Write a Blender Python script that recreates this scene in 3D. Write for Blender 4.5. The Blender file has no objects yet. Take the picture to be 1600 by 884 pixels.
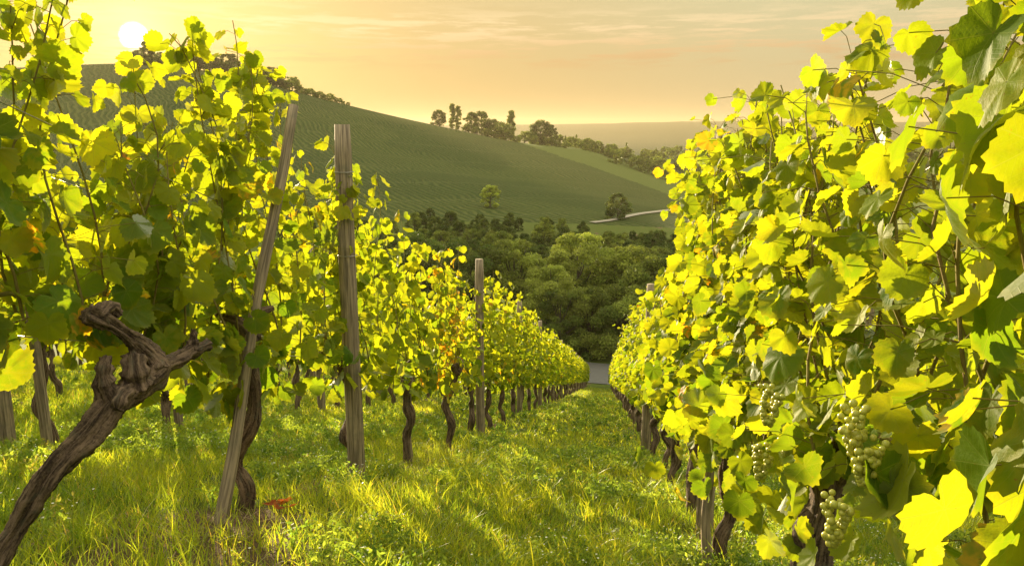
import bpy, math
import numpy as np
from math import radians as rad, sin, cos, pi

# ------------------------------------------------------------------ camera, sky, sun, exposure
sc = bpy.context.scene
COL = sc.collection
FPX, PITCH, YAW = 1256.0, rad(10.9), rad(6.86)          # eye at the origin, rows run along +Y, the ground falls away
cam = bpy.data.objects.new('camera', bpy.data.cameras.new('camera'))
COL.objects.link(cam)
cam.data.sensor_width = 36.0
cam.data.lens = 36.0 * FPX / 1600.0
cam.data.clip_start, cam.data.clip_end = 0.05, 20000.0
cam.rotation_euler = (pi / 2 - PITCH, 0, YAW)
sc.camera = cam

SUN_AZ, SUN_EL = rad(-31.2), rad(6.8)                   # az measured from +Y towards +X
SUN_DIR = np.array([sin(SUN_AZ) * cos(SUN_EL), cos(SUN_AZ) * cos(SUN_EL), sin(SUN_EL)])

world = bpy.data.worlds.new("World"); sc.world = world
world.use_nodes = True
W = world.node_tree; W.nodes.clear()

class G:
    """tiny node graph helper"""
    def __init__(s, t): s.t = t
    def n(s, typ, **kw):
        nd = s.t.nodes.new(typ)
        for k, v in kw.items(): setattr(nd, k, v)
        return nd
    def put(s, sock, v):
        if hasattr(v, 'is_linked') or isinstance(v, bpy.types.NodeSocket): s.t.links.new(v, sock)
        elif v is not None: sock.default_value = v
    def m(s, op, a, b=None, c=None, clamp=False):
        nd = s.n('ShaderNodeMath', operation=op, use_clamp=clamp)
        for i, v in enumerate((a, b, c)):
            if v is not None: s.put(nd.inputs[i], v)
        return nd.outputs[0]
    def vm(s, op, a, b=None):
        nd = s.n('ShaderNodeVectorMath', operation=op)
        s.put(nd.inputs[0], a)
        if b is not None: s.put(nd.inputs[1], b)
        return nd.outputs['Value'] if op in ('DOT_PRODUCT', 'LENGTH') else nd.outputs[0]
    def ramp(s, v, a, b, lo=0.0, hi=1.0, smooth=True):
        nd = s.n('ShaderNodeMapRange', interpolation_type='SMOOTHSTEP' if smooth else 'LINEAR')
        for i, x in enumerate((v, a, b, lo, hi)): s.put(nd.inputs[i], x)
        return nd.outputs[0]
    def mix(s, f, a, b, blend='MIX'):
        nd = s.n('ShaderNodeMix', data_type='RGBA', blend_type=blend)
        s.put(nd.inputs[0], f)
        for i, v in ((6, a), (7, b)):
            s.put(nd.inputs[i], (*v, 1.0) if isinstance(v, tuple) and len(v) == 3 else v)
        return nd.outputs[2]
    def noise(s, vec, scale, detail=3.0, rough=0.55, out=0):
        nd = s.n('ShaderNodeTexNoise')
        if vec is not None: s.t.links.new(vec, nd.inputs['Vector'])
        nd.inputs['Scale'].default_value = scale; nd.inputs['Detail'].default_value = detail
        nd.inputs['Roughness'].default_value = rough
        return nd.outputs[out]

g = G(W)
sky = g.n('ShaderNodeTexSky', sky_type='NISHITA', sun_disc=False)
sky.sun_elevation = SUN_EL; sky.sun_rotation = -SUN_AZ if False else SUN_AZ % (2 * pi)
sky.air_density, sky.dust_density = 1.2, 4.0
bg1 = g.n('ShaderNodeBackground'); g.put(bg1.inputs[0], g.mix(1.0, sky.outputs[0], (0.05, 0.06, 0.065), 'MULTIPLY')); bg1.inputs[1].default_value = 0.05
dirv = g.n('ShaderNodeTexCoord').outputs['Generated']
sep = g.n('ShaderNodeSeparateXYZ'); W.links.new(dirv, sep.inputs[0])
el = sep.outputs[2]
sd = g.vm('DOT_PRODUCT', dirv, (sin(SUN_AZ) * cos(rad(5.6)), cos(SUN_AZ) * cos(rad(5.6)), sin(rad(5.6))))
warm = g.ramp(sd, 0.72, 1.0)                             # the warm half of the evening sky
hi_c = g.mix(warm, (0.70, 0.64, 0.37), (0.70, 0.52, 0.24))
lo_c = g.mix(warm, (0.62, 0.48, 0.25), (0.60, 0.40, 0.15))
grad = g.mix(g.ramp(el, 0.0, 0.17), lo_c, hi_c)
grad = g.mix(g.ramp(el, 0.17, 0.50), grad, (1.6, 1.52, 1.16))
aure = g.m('POWER', g.m('MAXIMUM', sd, 0.0), 1500.0)
aure2 = g.m('POWER', g.m('MAXIMUM', sd, 0.0), 45.0)
glow = g.mix(1.0, (0, 0, 0), (0, 0, 0))
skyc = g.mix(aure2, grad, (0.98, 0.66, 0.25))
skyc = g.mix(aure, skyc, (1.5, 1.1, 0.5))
disc = g.ramp(sd, cos(rad(0.95)), cos(rad(0.20)))
skyc = g.mix(disc, skyc, (9.0, 8.0, 5.5))
# thin evening clouds, flat streaks low in the sky
az = g.m('ARCTAN2', sep.outputs[0], sep.outputs[1])
cv = g.n('ShaderNodeCombineXYZ'); W.links.new(g.m('MULTIPLY', az, 6.0), cv.inputs[0]); W.links.new(g.m('MULTIPLY', el, 62.0), cv.inputs[1])
cl = g.noise(cv.outputs[0], 1.5, 8.0, 0.66)
band = g.m('MULTIPLY', g.ramp(el, 0.062, 0.085), g.ramp(el, 0.150, 0.108))
cm = g.m('MULTIPLY', g.ramp(cl, 0.45, 0.60), band)
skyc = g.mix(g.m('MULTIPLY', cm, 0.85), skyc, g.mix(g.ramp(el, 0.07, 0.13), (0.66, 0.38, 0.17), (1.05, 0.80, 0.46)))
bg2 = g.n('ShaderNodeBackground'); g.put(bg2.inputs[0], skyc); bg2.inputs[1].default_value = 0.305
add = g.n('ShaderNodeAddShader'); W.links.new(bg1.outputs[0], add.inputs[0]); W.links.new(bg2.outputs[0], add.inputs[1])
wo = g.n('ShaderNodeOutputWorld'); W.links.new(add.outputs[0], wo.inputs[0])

sun = bpy.data.objects.new('sun', bpy.data.lights.new('sun', 'SUN'))
COL.objects.link(sun)
sun.data.energy, sun.data.angle, sun.data.color = 5.0, rad(0.6), (1.0, 0.80, 0.50)
from mathutils import Vector
sun.rotation_euler = Vector(SUN_DIR).to_track_quat('Z', 'Y').to_euler()

vs = sc.view_settings
sc.display_settings.display_device = 'sRGB'
vs.view_transform, vs.look, vs.gamma, vs.use_curve_mapping = 'Standard', 'None', 1.0, False
vs.exposure = 1.6
cy = sc.cycles
cy.max_bounces, cy.diffuse_bounces, cy.glossy_bounces, cy.transmission_bounces, cy.transparent_max_bounces, cy.volume_bounces = 8, 4, 2, 5, 8, 1
cy.use_denoising = True
cy.sample_clamp_indirect = 6.0

# ------------------------------------------------------------------ helpers
def empty(name, loc, rz=0.0):
    o = bpy.data.objects.new(name, None); COL.objects.link(o)
    o.location = tuple(float(v) for v in loc); o.rotation_euler = (0, 0, rz); o.empty_display_size = 0.1
    return o

def tag(o, label=None, cat=None, group=None, kind=None):
    if label: o['label'] = label
    if cat: o['category'] = cat
    if group: o['group'] = group
    if kind: o['kind'] = kind
    return o

def mesh(name, V, Fs, mat=None, smooth=False, attrs=None):
    """V (n,3); Fs a list of (m,k) index arrays; attrs {name: (n,3) array} on points"""
    V = np.asarray(V, np.float32)
    me = bpy.data.meshes.new(name)
    Fs = [np.asarray(F, np.int32) for F in Fs if len(F)]
    me.vertices.add(len(V)); me.vertices.foreach_set('co', V.ravel())
    loops = np.concatenate([F.ravel() for F in Fs]); tot = np.concatenate([np.full(len(F), F.shape[1], np.int32) for F in Fs])
    st = np.concatenate([[0], np.cumsum(tot)[:-1]]).astype(np.int32)
    me.loops.add(len(loops)); me.loops.foreach_set('vertex_index', loops)
    me.polygons.add(len(tot)); me.polygons.foreach_set('loop_start', st); me.polygons.foreach_set('loop_total', tot)
    if smooth: me.polygons.foreach_set('use_smooth', np.ones(len(tot), bool))
    for k, a in (attrs or {}).items():
        at = me.attributes.new(k, 'FLOAT_VECTOR', 'POINT'); at.data.foreach_set('vector', np.asarray(a, np.float32).ravel())
    if mat: me.materials.append(mat)
    me.update(calc_edges=True)
    return me

def obj(name, me, parent=None, loc=(0, 0, 0)):
    o = bpy.data.objects.new(name, me); COL.objects.link(o)
    o.location = tuple(float(v) for v in loc)
    if parent: o.parent = parent
    return o

def copy_tree(o, parent=None):
    c = o.copy(); COL.objects.link(c)
    if parent: c.parent = parent
    for ch in [q for q in TREE.get(o.name, ())]: copy_tree(ch, c)
    return c
TREE = {}
def reg(root, *chs): TREE[root.name] = list(chs); return root

class MB:
    def __init__(s): s.V, s.F3, s.F4, s.n, s.A = [], [], [], 0, {}
    def add(s, V, F, **attrs):
        V = np.asarray(V, float); F = np.asarray(F)
        if len(F): (s.F3 if F.shape[1] == 3 else s.F4).append(F + s.n)
        s.V.append(V); s.n += len(V)
        for k, a in attrs.items(): s.A.setdefault(k, []).append(a)
    def mesh(s, name, mat, smooth=False):
        Fs = [np.concatenate(x) for x in (s.F3, s.F4) if x]
        return mesh(name, np.concatenate(s.V), Fs, mat, smooth, {k: np.concatenate(v) for k, v in s.A.items()})

def smoothstep(x, a, b):
    t = np.clip((np.asarray(x, float) - a) / (b - a), 0, 1); return t * t * (3 - 2 * t)

def unit(v): return v / np.maximum(np.linalg.norm(v, axis=-1, keepdims=True), 1e-9)

def tube(P, R, seg=8, rng=None, rough=0.0, ridge=0.0, cap=True, bark=0.0):
    P = np.asarray(P, float); n = len(P); R = np.broadcast_to(np.asarray(R, float), (n,))
    T = unit(np.gradient(P, axis=0)); ref = np.array([1.0, 0.13, 0.07]) if abs(T[:, 0]).mean() < 0.8 else np.array([0.1, 0.1, 1.0])
    A = unit(np.cross(T, ref)); B = np.cross(T, A)
    th = np.linspace(0, 2 * pi, seg, endpoint=False)
    rr = np.repeat(R[:, None], seg, 1)
    if rng is not None:
        if rough: rr = rr * (1 + rough * rng.normal(size=(n, seg)))
        if ridge:
            ph = rng.uniform(0, 6.28, 3); s = np.linspace(0, 1, n)[:, None]
            rr = rr * (1 + ridge * np.sin(3 * th[None] + ph[0] + 5 * s) + ridge * 0.7 * np.sin(5 * th[None] + ph[1] - 7 * s))
    if bark:
        arc = np.concatenate([[0], np.cumsum(np.linalg.norm(np.diff(P, axis=0), axis=1))])[:, None]; t_ = th[None] / (2 * pi)
        f = lambda k, q, o_: np.abs(vnoise(t_ * k + arc * 3.0 + o_, arc * q + 3.1 * o_)) * (1 - t_) + np.abs(vnoise((t_ - 1) * k + arc * 3.0 + o_, arc * q + 3.1 * o_)) * t_
        rr = rr + bark * (0.5 - 1.6 * f(9, 7, 5.0) - 1.0 * f(21, 16, 9.0) - 0.7 * f(40, 60, 2.0)) + bark * 1.5 * vnoise(arc * 9, arc * 0 + 4.4)
    V = (P[:, None] + rr[..., None] * (np.cos(th)[None, :, None] * A[:, None] + np.sin(th)[None, :, None] * B[:, None])).reshape(-1, 3)
    i = np.arange(n - 1)[:, None] * seg; j = np.arange(seg)[None]; k = (j + 1) % seg
    F = np.stack([i + j, i + k, i + seg + k, i + seg + j], -1).reshape(-1, 4)
    if cap:
        V = np.vstack([V, P[:1] , P[-1:]]); c0, c1 = n * seg, n * seg + 1
        a = np.arange(seg); b = (a + 1) % seg; e = (n - 1) * seg
        F = np.vstack([F, np.stack([b, a, np.full(seg, c0), np.full(seg, c0)], -1)[:0]])
        caps = np.vstack([np.stack([b, a, np.full(seg, c0)], -1), np.stack([e + a, e + b, np.full(seg, c1)], -1)])
        return V, F, caps
    return V, F, np.zeros((0, 3), int)

def add_tube(mb, P, R, seg=8, **kw):
    V, F, C = tube(P, R, seg, **kw)
    P = np.asarray(P, float); n = len(P); arc = np.concatenate([[0], np.cumsum(np.linalg.norm(np.diff(P, axis=0), axis=1))])
    th = np.linspace(0, 2 * pi, seg, endpoint=False); R0 = float(np.mean(R)); buv = np.zeros((len(V), 3))
    buv[:n * seg] = np.stack([np.tile(np.cos(th) * R0, n), np.tile(np.sin(th) * R0, n), np.repeat(arc, seg)], -1)
    if len(V) > n * seg: buv[-1, 2] = arc[-1]
    mb.F3.append(C + mb.n); mb.add(V, F, buv=buv)

def spline(pts, n):
    pts = np.asarray(pts, float); t = np.linspace(0, len(pts) - 1, n); out = np.zeros((n, pts.shape[1]))
    for q, u in enumerate(t):
        i = min(int(u), len(pts) - 2); f = u - i
        p0, p1, p2, p3 = pts[max(i - 1, 0)], pts[i], pts[i + 1], pts[min(i + 2, len(pts) - 1)]
        out[q] = 0.5 * (2 * p1 + (p2 - p0) * f + (2 * p0 - 5 * p1 + 4 * p2 - p3) * f * f + (3 * p1 - p0 - 3 * p2 + p3) * f ** 3)
    return out

# value noise for modelling
_rg = np.random.default_rng(7); _NT = _rg.uniform(-1, 1, (256, 256))
def vnoise(x, y, s=1.0):
    x = np.asarray(x, float) * s; y = np.asarray(y, float) * s
    xi, yi = np.floor(x).astype(int), np.floor(y).astype(int); fx, fy = x - xi, y - yi
    fx, fy = fx * fx * (3 - 2 * fx), fy * fy * (3 - 2 * fy)
    a, b = _NT[xi & 255, yi & 255], _NT[(xi + 1) & 255, yi & 255]; c, d = _NT[xi & 255, (yi + 1) & 255], _NT[(xi + 1) & 255, (yi + 1) & 255]
    return (a * (1 - fx) + b * fx) * (1 - fy) + (c * (1 - fx) + d * fx) * fy

# ------------------------------------------------------------------ terrain heights
CF = np.array([-sin(YAW) * cos(PITCH), cos(YAW) * cos(PITCH), -sin(PITCH)]); CR = np.array([cos(YAW), sin(YAW), 0.0]); CU = np.cross(CR, CF)
def bearing(px, py):
    """survey helper: azimuth and rise per metre of a sight line from the eye"""
    r = CF + CR * (px - 800) / FPX - CU * (py - 442) / FPX
    return math.atan2(r[0], r[1]), r[2] / math.hypot(r[0], r[1])

def near_z(x, y):
    x = np.clip(x, -45, 45); yy = np.minimum(y, 66.5)
    c = np.interp(x, [-45, -9.6, -5.5, -3.54, -1.5, 0.54, 2.6, 4.6, 12, 45], [1.2, -0.25, -0.45, -0.60, -0.79, -0.87, -1.14, -1.42, -2.2, -5.0])
    bump = 0.12 * smoothstep(x, -3.6, -1.6) * smoothstep(x, 0.4, -1.2) * (1 - smoothstep(yy, 3.6, 6.2))
    z = c - 0.317 * yy + bump
    z += 0.02 * vnoise(x, y, 1.1) + 0.012 * vnoise(x + 31, y, 3.1)
    # earth heaped along the foot of each row
    d = np.abs(((np.asarray(x) + 1.5) / 2.04 + 0.5) % 1.0 - 0.5) * 2.04
    return z + 0.03 * np.exp(-(d / 0.25) ** 2)

_px = [-300, 0, 210, 300, 420, 480, 540, 620, 700, 793, 895, 980, 1047, 1150, 1300, 1600, 2000]
_crest = [112, 99, 89, 95, 122, 141, 157, 177, 195, 217, 236, 263, 286, 296, 300, 300, 300]
_mid = [225, 215, 206, 208, 218, 226, 236, 248, 258, 272, 287, 301, 315, 325, 330, 332, 335]
_foot = [345, 345, 342, 340, 340, 338, 338, 338, 338, 338, 340, 343, 346, 350, 352, 352, 352]
_r = np.array([125, 180, 280, 440, 600, 700, 850, 1500, 2600, 4500, 6000, 9500.0])
_z = np.zeros((len(_px), len(_r)))
_far = np.interp(_px, [-300, 870, 1000, 1100, 1200, 1260, 1400, 1600, 2000], [196, 193.5, 190, 184, 186, 190, 193, 186, 188])
for i, px in enumerate(_px):
    k = smoothstep(px, 793, 895)
    s = lambda py, r: bearing(px, py)[1] * r
    zc = s(_crest[i], 600)
    _z[i] = [-31, -35.5, s(_foot[i], 280), s(_mid[i], 440), zc, (zc - 7) * (1 - k) + s(_crest[i] - 12, 700) * k,
             (zc - 25) * (1 - k) + s(246, 850) * k, s(236, 1500), s(222, 2600), s(_far[i], 4500), s(206, 6000), s(204, 9500)]
_azs = np.array([bearing(px, 200)[0] for px in _px])
_rf = np.geomspace(100, 9600, 220)
_tab = np.array([np.interp(_rf, _r, row) for row in _z])
_ag = np.linspace(_azs[0], _azs[-1], 160); _tab = np.array([np.interp(_ag, _azs, _tab[:, k]) for k in range(_tab.shape[1])]).T; _azs = _ag
ker = np.exp(-0.5 * (np.arange(-5, 6) / 2.0) ** 2); ker /= ker.sum()
_tab = np.array([np.convolve(np.pad(row, 5, mode='edge'), ker, 'valid') for row in _tab])
_tab = np.array([np.convolve(np.pad(c, 5, mode='edge'), ker, 'valid') for c in _tab.T]).T

def far_z(az, r):
    az, r = np.broadcast_arrays(np.asarray(az, float), np.asarray(r, float))
    u = np.interp(az, _azs, np.arange(len(_azs))); v = np.interp(np.log(np.maximum(r, 100)), np.log(_rf), np.arange(len(_rf)))
    u0 = np.minimum(u.astype(int), len(_azs) - 2); v0 = np.minimum(v.astype(int), len(_rf) - 2); fu, fv = u - u0, v - v0
    z = (_tab[u0, v0] * (1 - fu) + _tab[u0 + 1, v0] * fu) * (1 - fv) + (_tab[u0, v0 + 1] * (1 - fu) + _tab[u0 + 1, v0 + 1] * fu) * fv
    behind = smoothstep(np.abs(az + 0.12), rad(62), rad(115))
    z = z * (1 - behind) + 24 * behind
    x, y = r * np.sin(az), r * np.cos(az)
    return z + smoothstep(r, 150, 400) * (0.9 * vnoise(x, y, 1 / 70.0)) + smoothstep(r, 1800, 4000) * (7 * vnoise(x, y, 1 / 500.0) + 2.5 * vnoise(x, y, 1 / 120.0))

def ground_z(x, y):
    x, y = np.asarray(x, float), np.asarray(y, float)
    r = np.hypot(x, y); az = np.arctan2(x, y)
    w = smoothstep(r, 80, 128)
    return near_z(x, y) * (1 - w) + far_z(az, r) * w

def hit(px, py, r0=60, r1=1000):
    """where that sight line first meets the terrain"""
    az, s = bearing(px, py); r = np.arange(r0, r1, 0.5)
    z = ground_z(r * sin(az), r * cos(az)); k = np.where(z >= s * r)[0]
    q = r[k[0]] if len(k) else r1
    return q * sin(az), q * cos(az), float(ground_z(q * sin(az), q * cos(az)))

# ------------------------------------------------------------------ materials
def new_mat(name):
    m = bpy.data.materials.new(name); m.use_nodes = True; m.node_tree.nodes.clear()
    return m, G(m.node_tree)
def finish(g, shader, disp=None):
    o = g.n('ShaderNodeOutputMaterial'); g.t.links.new(shader, o.inputs[0])
    if disp is not None: g.t.links.new(disp, o.inputs[2])
def pbsdf(g, col, rough=0.8, normal=None, spec=0.3):
    b = g.n('ShaderNodeBsdfPrincipled'); g.put(b.inputs['Base Color'], (*col, 1.0) if isinstance(col, tuple) and len(col) == 3 else col)
    g.put(b.inputs['Roughness'], rough); b.inputs['Specular IOR Level'].default_value = spec
    if normal is not None: g.t.links.new(normal, b.inputs['Normal'])
    return b.outputs[0]
def bump(g, h, strength, dist):
    b = g.n('ShaderNodeBump'); g.t.links.new(h, b.inputs['Height']); b.inputs['Strength'].default_value = strength; b.inputs['Distance'].default_value = dist
    return b.outputs[0]
def pos(g): return g.n('ShaderNodeNewGeometry').outputs['Position']
def objco(g): return g.n('ShaderNodeAttribute', attribute_name='buv').outputs['Vector']

def leaf_material(name, green, lime, gold, rust, tr_gain, veins=True, tr_mix=0.55):
    m, g = new_mat(name)
    at = g.n('ShaderNodeAttribute', attribute_name='tint'); sp = g.n('ShaderNodeSeparateXYZ'); g.t.links.new(at.outputs['Vector'], sp.inputs[0])
    hue, aut, bri = sp.outputs
    c = g.mix(hue, green, lime)
    au = g.mix(g.ramp(aut, 0.5, 1.0), gold, rust)
    uv = g.n('ShaderNodeAttribute', attribute_name='luv').outputs['Vector']
    blot = g.noise(pos(g), 45.0, 2.0)
    c = g.mix(g.m('MULTIPLY', g.ramp(aut, 0.0, 0.45), g.ramp(blot, 0.62, 0.38), clamp=True), c, au)
    c = g.mix(1.0, c, g.n('ShaderNodeCombineColor').outputs[0], 'MIX') if False else c
    hv = g.n('ShaderNodeHueSaturation'); g.put(hv.inputs['Color'], c); g.put(hv.inputs['Value'], bri); c = hv.outputs[0]
    if veins or 'vine' in name:
        rr0 = g.vm('LENGTH', uv); c = g.mix(g.m('MULTIPLY', g.ramp(g.m('ADD', rr0, g.m('MULTIPLY', blot, 0.5)), 0.95, 1.35), 0.45), c, (0.32, 0.29, 0.03))
        sp_ = g.noise(pos(g), 160.0, 2.0); c = g.mix(g.m('MULTIPLY', g.ramp(sp_, 0.70, 0.74), 0.7), c, (0.16, 0.09, 0.03))
    nrm = None
    if veins:
        s2 = g.n('ShaderNodeSeparateXYZ'); g.t.links.new(uv, s2.inputs[0])
        r = g.vm('LENGTH', uv); th = g.m('ARCTAN2', s2.outputs[0], s2.outputs[1])
        d = g.m('PINGPONG', g.m('ABSOLUTE', th), 0.46)
        dl = g.m('MULTIPLY', r, g.m('SINE', d)); al = g.m('MULTIPLY', r, g.m('COSINE', d))
        main = g.ramp(dl, 0.016, 0.004)
        sec = g.ramp(g.m('PINGPONG', g.m('SUBTRACT', al, g.m('MULTIPLY', dl, 0.75)), 0.065), 0.011, 0.002)
        v = g.m('MAXIMUM', main, g.m('MULTIPLY', sec, 0.4))
        c = g.mix(g.m('MULTIPLY', v, 0.28), c, (0.28, 0.33, 0.08))
        nrm = bump(g, g.m('SUBTRACT', g.noise(uv, 9.0, 2.0), g.m('MULTIPLY', v, 0.7)), 0.22, 0.004)
    back = g.n('ShaderNodeNewGeometry').outputs['Backfacing']
    front = g.mix(back, c, g.mix(0.32, c, (0.27, 0.31, 0.11)))
    d1 = g.n('ShaderNodeBsdfDiffuse'); g.put(d1.inputs[0], front)
    tl = g.n('ShaderNodeBsdfTranslucent'); tc = g.mix(1.0, c, tr_gain, 'MULTIPLY'); g.put(tl.inputs[0], tc)
    if veins: tc2 = g.mix(g.m('MULTIPLY', v, 0.35), tc, (0.16, 0.18, 0.02)); g.put(tl.inputs[0], tc2)
    mx = g.n('ShaderNodeMixShader'); mx.inputs[0].default_value = tr_mix; g.t.links.new(d1.outputs[0], mx.inputs[1]); g.t.links.new(tl.outputs[0], mx.inputs[2])
    gl = g.n('ShaderNodeBsdfGlossy'); gl.inputs['Roughness'].default_value = 0.5; gl.inputs[0].default_value = (1, 1, 1, 1)
    fr = g.n('ShaderNodeFresnel'); fr.inputs[0].default_value = 1.38
    if nrm is not None:
        for b in (d1, tl, gl, fr): g.t.links.new(nrm, b.inputs['Normal'])
    m2 = g.n('ShaderNodeMixShader'); g.t.links.new(g.m('MULTIPLY', fr.outputs[0], 0.11, clamp=True), m2.inputs[0])
    g.t.links.new(mx.outputs[0], m2.inputs[1]); g.t.links.new(gl.outputs[0], m2.inputs[2])
    finish(g, m2.outputs[0])
    return m

VLEAF = leaf_material('vine leaf', (0.060, 0.126, 0.014), (0.240, 0.270, 0.020), (0.40, 0.28, 0.03), (0.42, 0.13, 0.025), (2.8, 2.42, 0.42))
VLEAF_FAR = leaf_material('vine leaf small', (0.060, 0.126, 0.014), (0.240, 0.270, 0.020), (0.40, 0.28, 0.03), (0.42, 0.13, 0.025), (2.8, 2.42, 0.42), veins=False)
DRYLEAF = leaf_material('fallen leaf', (0.40, 0.10, 0.03), (0.45, 0.14, 0.04), (0.45, 0.13, 0.03), (0.42, 0.09, 0.03), (1.6, 1.6, 1.0), veins=True)
GRASS = leaf_material('grass blade', (0.095, 0.18, 0.020), (0.33, 0.36, 0.032), (0.34, 0.28, 0.09), (0.36, 0.24, 0.10), (2.9, 2.5, 0.9), veins=False, tr_mix=0.55)
HERB = leaf_material('herb leaf', (0.09, 0.17, 0.03), (0.25, 0.32, 0.06), (0.30, 0.28, 0.10), (0.3, 0.2, 0.1), (2.6, 2.3, 1.0), veins=False, tr_mix=0.5)
TLEAF = leaf_material('tree leaf', (0.078, 0.120, 0.024), (0.235, 0.265, 0.05), (0.16, 0.15, 0.03), (0.16, 0.09, 0.03), (1.8, 1.8, 1.0), veins=False, tr_mix=0.35)

def bark_material(name, a, b, scale, dist):
    m, g = new_mat(name)
    co = objco(g); mp = g.n('ShaderNodeMapping'); g.t.links.new(co, mp.inputs[0]); mp.inputs['Scale'].default_value = (1, 1, 0.11)
    n1 = g.noise(mp.outputs[0], scale, 6.0, 0.7); n2 = g.noise(co, scale * 0.25, 3.0)
    n1 = g.m('ADD', g.m('MULTIPLY', n1, 0.72), g.m('MULTIPLY', g.noise(co, scale * 1.6, 4.0, 0.7), 0.28))
    c = g.mix(g.ramp(n1, 0.38, 0.64), a, b)
    c = g.mix(g.m('MULTIPLY', g.ramp(n2, 0.55, 0.7), 0.5), c, (0.10, 0.10, 0.07))
    finish(g, pbsdf(g, c, 0.85, bump(g, n1, 1.0, dist), 0.25)); return m
BARK = bark_material('vine bark', (0.035, 0.022, 0.015), (0.26, 0.18, 0.12), 95.0, 0.012)
TBARK = bark_material('tree bark', (0.04, 0.032, 0.024), (0.13, 0.105, 0.08), 6.0, 0.05)
CANE = bark_material('green cane', (0.16, 0.11, 0.03), (0.28, 0.26, 0.07), 40.0, 0.002)

def wood_material():
    m, g = new_mat('weathered post wood')
    co = objco(g); mp = g.n('ShaderNodeMapping'); g.t.links.new(co, mp.inputs[0]); mp.inputs['Scale'].default_value = (1, 1, 0.04)
    n1 = g.noise(mp.outputs[0], 95.0, 5.0, 0.65); n2 = g.noise(co, 9.0, 3.0)
    c = g.mix(g.ramp(n1, 0.3, 0.7), (0.11, 0.085, 0.060), (0.42, 0.33, 0.23))
    c = g.mix(g.m('MULTIPLY', g.ramp(n2, 0.5, 0.75), 0.55), c, (0.13, 0.13, 0.09))
    finish(g, pbsdf(g, c, 0.8, bump(g, n1, 0.8, 0.006), 0.25)); return m
WOOD = wood_material()
m, g = new_mat('galvanised wire'); b = g.n('ShaderNodeBsdfPrincipled'); b.inputs['Base Color'].default_value = (0.42, 0.40, 0.37, 1); b.inputs['Metallic'].default_value = 0.8; b.inputs['Roughness'].default_value = 0.45; finish(g, b.outputs[0]); WIRE = m
m, g = new_mat('white grape skin'); b = g.n('ShaderNodeBsdfPrincipled'); g.put(b.inputs['Base Color'], g.mix(g.noise(pos(g), 60.0), (0.36, 0.42, 0.06), (0.50, 0.44, 0.07)))
b.inputs['Roughness'].default_value = 0.35; b.inputs['Subsurface Weight'].default_value = 0.4; b.inputs['Subsurface Radius'].default_value = (0.01, 0.008, 0.003); b.inputs['Subsurface Scale'].default_value = 0.6; finish(g, b.outputs[0]); GRAPE = m
m, g = new_mat('white petals'); finish(g, pbsdf(g, (0.75, 0.74, 0.66), 0.7)); PETAL = m
m, g = new_mat('dry stem'); finish(g, pbsdf(g, g.mix(g.noise(pos(g), 30.0), (0.22, 0.15, 0.08), (0.42, 0.32, 0.18)), 0.8)); STRAW = m
m, g = new_mat('stone'); finish(g, pbsdf(g, g.mix(g.noise(pos(g), 40.0, 5.0), (0.20, 0.15, 0.11), (0.40, 0.33, 0.26)), 0.9, bump(g, g.noise(pos(g), 90.0, 4.0), 0.7, 0.01))); STONE = m

m, g = new_mat('earth under grass')
p = pos(g); n1 = g.noise(p, 1.3, 5.0, 0.6); n2 = g.noise(p, 22.0, 6.0, 0.7)
soil = g.mix(n2, (0.085, 0.055, 0.032), (0.21, 0.145, 0.09))
turf = g.mix(n2, (0.06, 0.085, 0.016), (0.13, 0.165, 0.028))
finish(g, pbsdf(g, g.mix(g.m('MULTIPLY', g.ramp(n1, 0.72, 0.56), g.ramp(g.n('ShaderNodeAttribute', attribute_name='soil').outputs['Fac'], 0.75, 0.35), clamp=True), soil, turf), 0.95, bump(g, n2, 1.0, 0.04), 0.1)); M_GROUND = m

m, g = new_mat('hill vineyard')
p = pos(g); n1 = g.noise(p, 0.02, 4.0); n2 = g.noise(p, 0.6, 5.0, 0.7)
q = g.vm('DOT_PRODUCT', p, (0.80, 0.60, 0.0)); q = g.m('ADD', q, g.m('MULTIPLY', n1, 22.0))
rows = g.ramp(g.m('PINGPONG', q, 1.5), 0.35, 1.2)
plots = g.ramp(g.noise(p, 0.011, 1.0), 0.47, 0.53)
lanes = g.ramp(g.m('PINGPONG', g.m('ADD', g.vm('DOT_PRODUCT', p, (-0.60, 0.80, 0.0)), g.m('MULTIPLY', n1, 18.0)), 21.0), 0.5, 1.3)
c = g.mix(rows, (0.098, 0.120, 0.030), (0.050, 0.078, 0.017))
c = g.mix(g.m('MULTIPLY', g.ramp(n2, 0.45, 0.75), 0.6), c, (0.075, 0.100, 0.025))
c = g.mix(g.m('MULTIPLY', plots, 0.35), c, (0.035, 0.062, 0.014))
c = g.mix(g.m('ADD', g.m('MULTIPLY', lanes, 0.45), 0.55), (0.115, 0.135, 0.045), c)
finish(g, pbsdf(g, c, 0.95, bump(g, g.m('ADD', rows, n2), 0.8, 1.2), 0.1)); M_HILL = m
m, g = new_mat('meadow')
p = pos(g); n2 = g.noise(p, 0.25, 5.0, 0.7)
q = g.m('ADD', g.vm('DOT_PRODUCT', p, (0.55, 0.83, 0.0)), g.m('MULTIPLY', g.noise(p, 0.02), 8.0))
finish(g, pbsdf(g, g.mix(g.ramp(g.m('PINGPONG', q, 2.5), 0.6, 1.8), g.mix(n2, (0.085, 0.12, 0.022), (0.14, 0.17, 0.035)), (0.10, 0.13, 0.028)), 0.95, bump(g, n2, 0.6, 1.0), 0.1)); M_MEADOW = m
m, g = new_mat('forest floor and far woodland'); p = pos(g)
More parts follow.
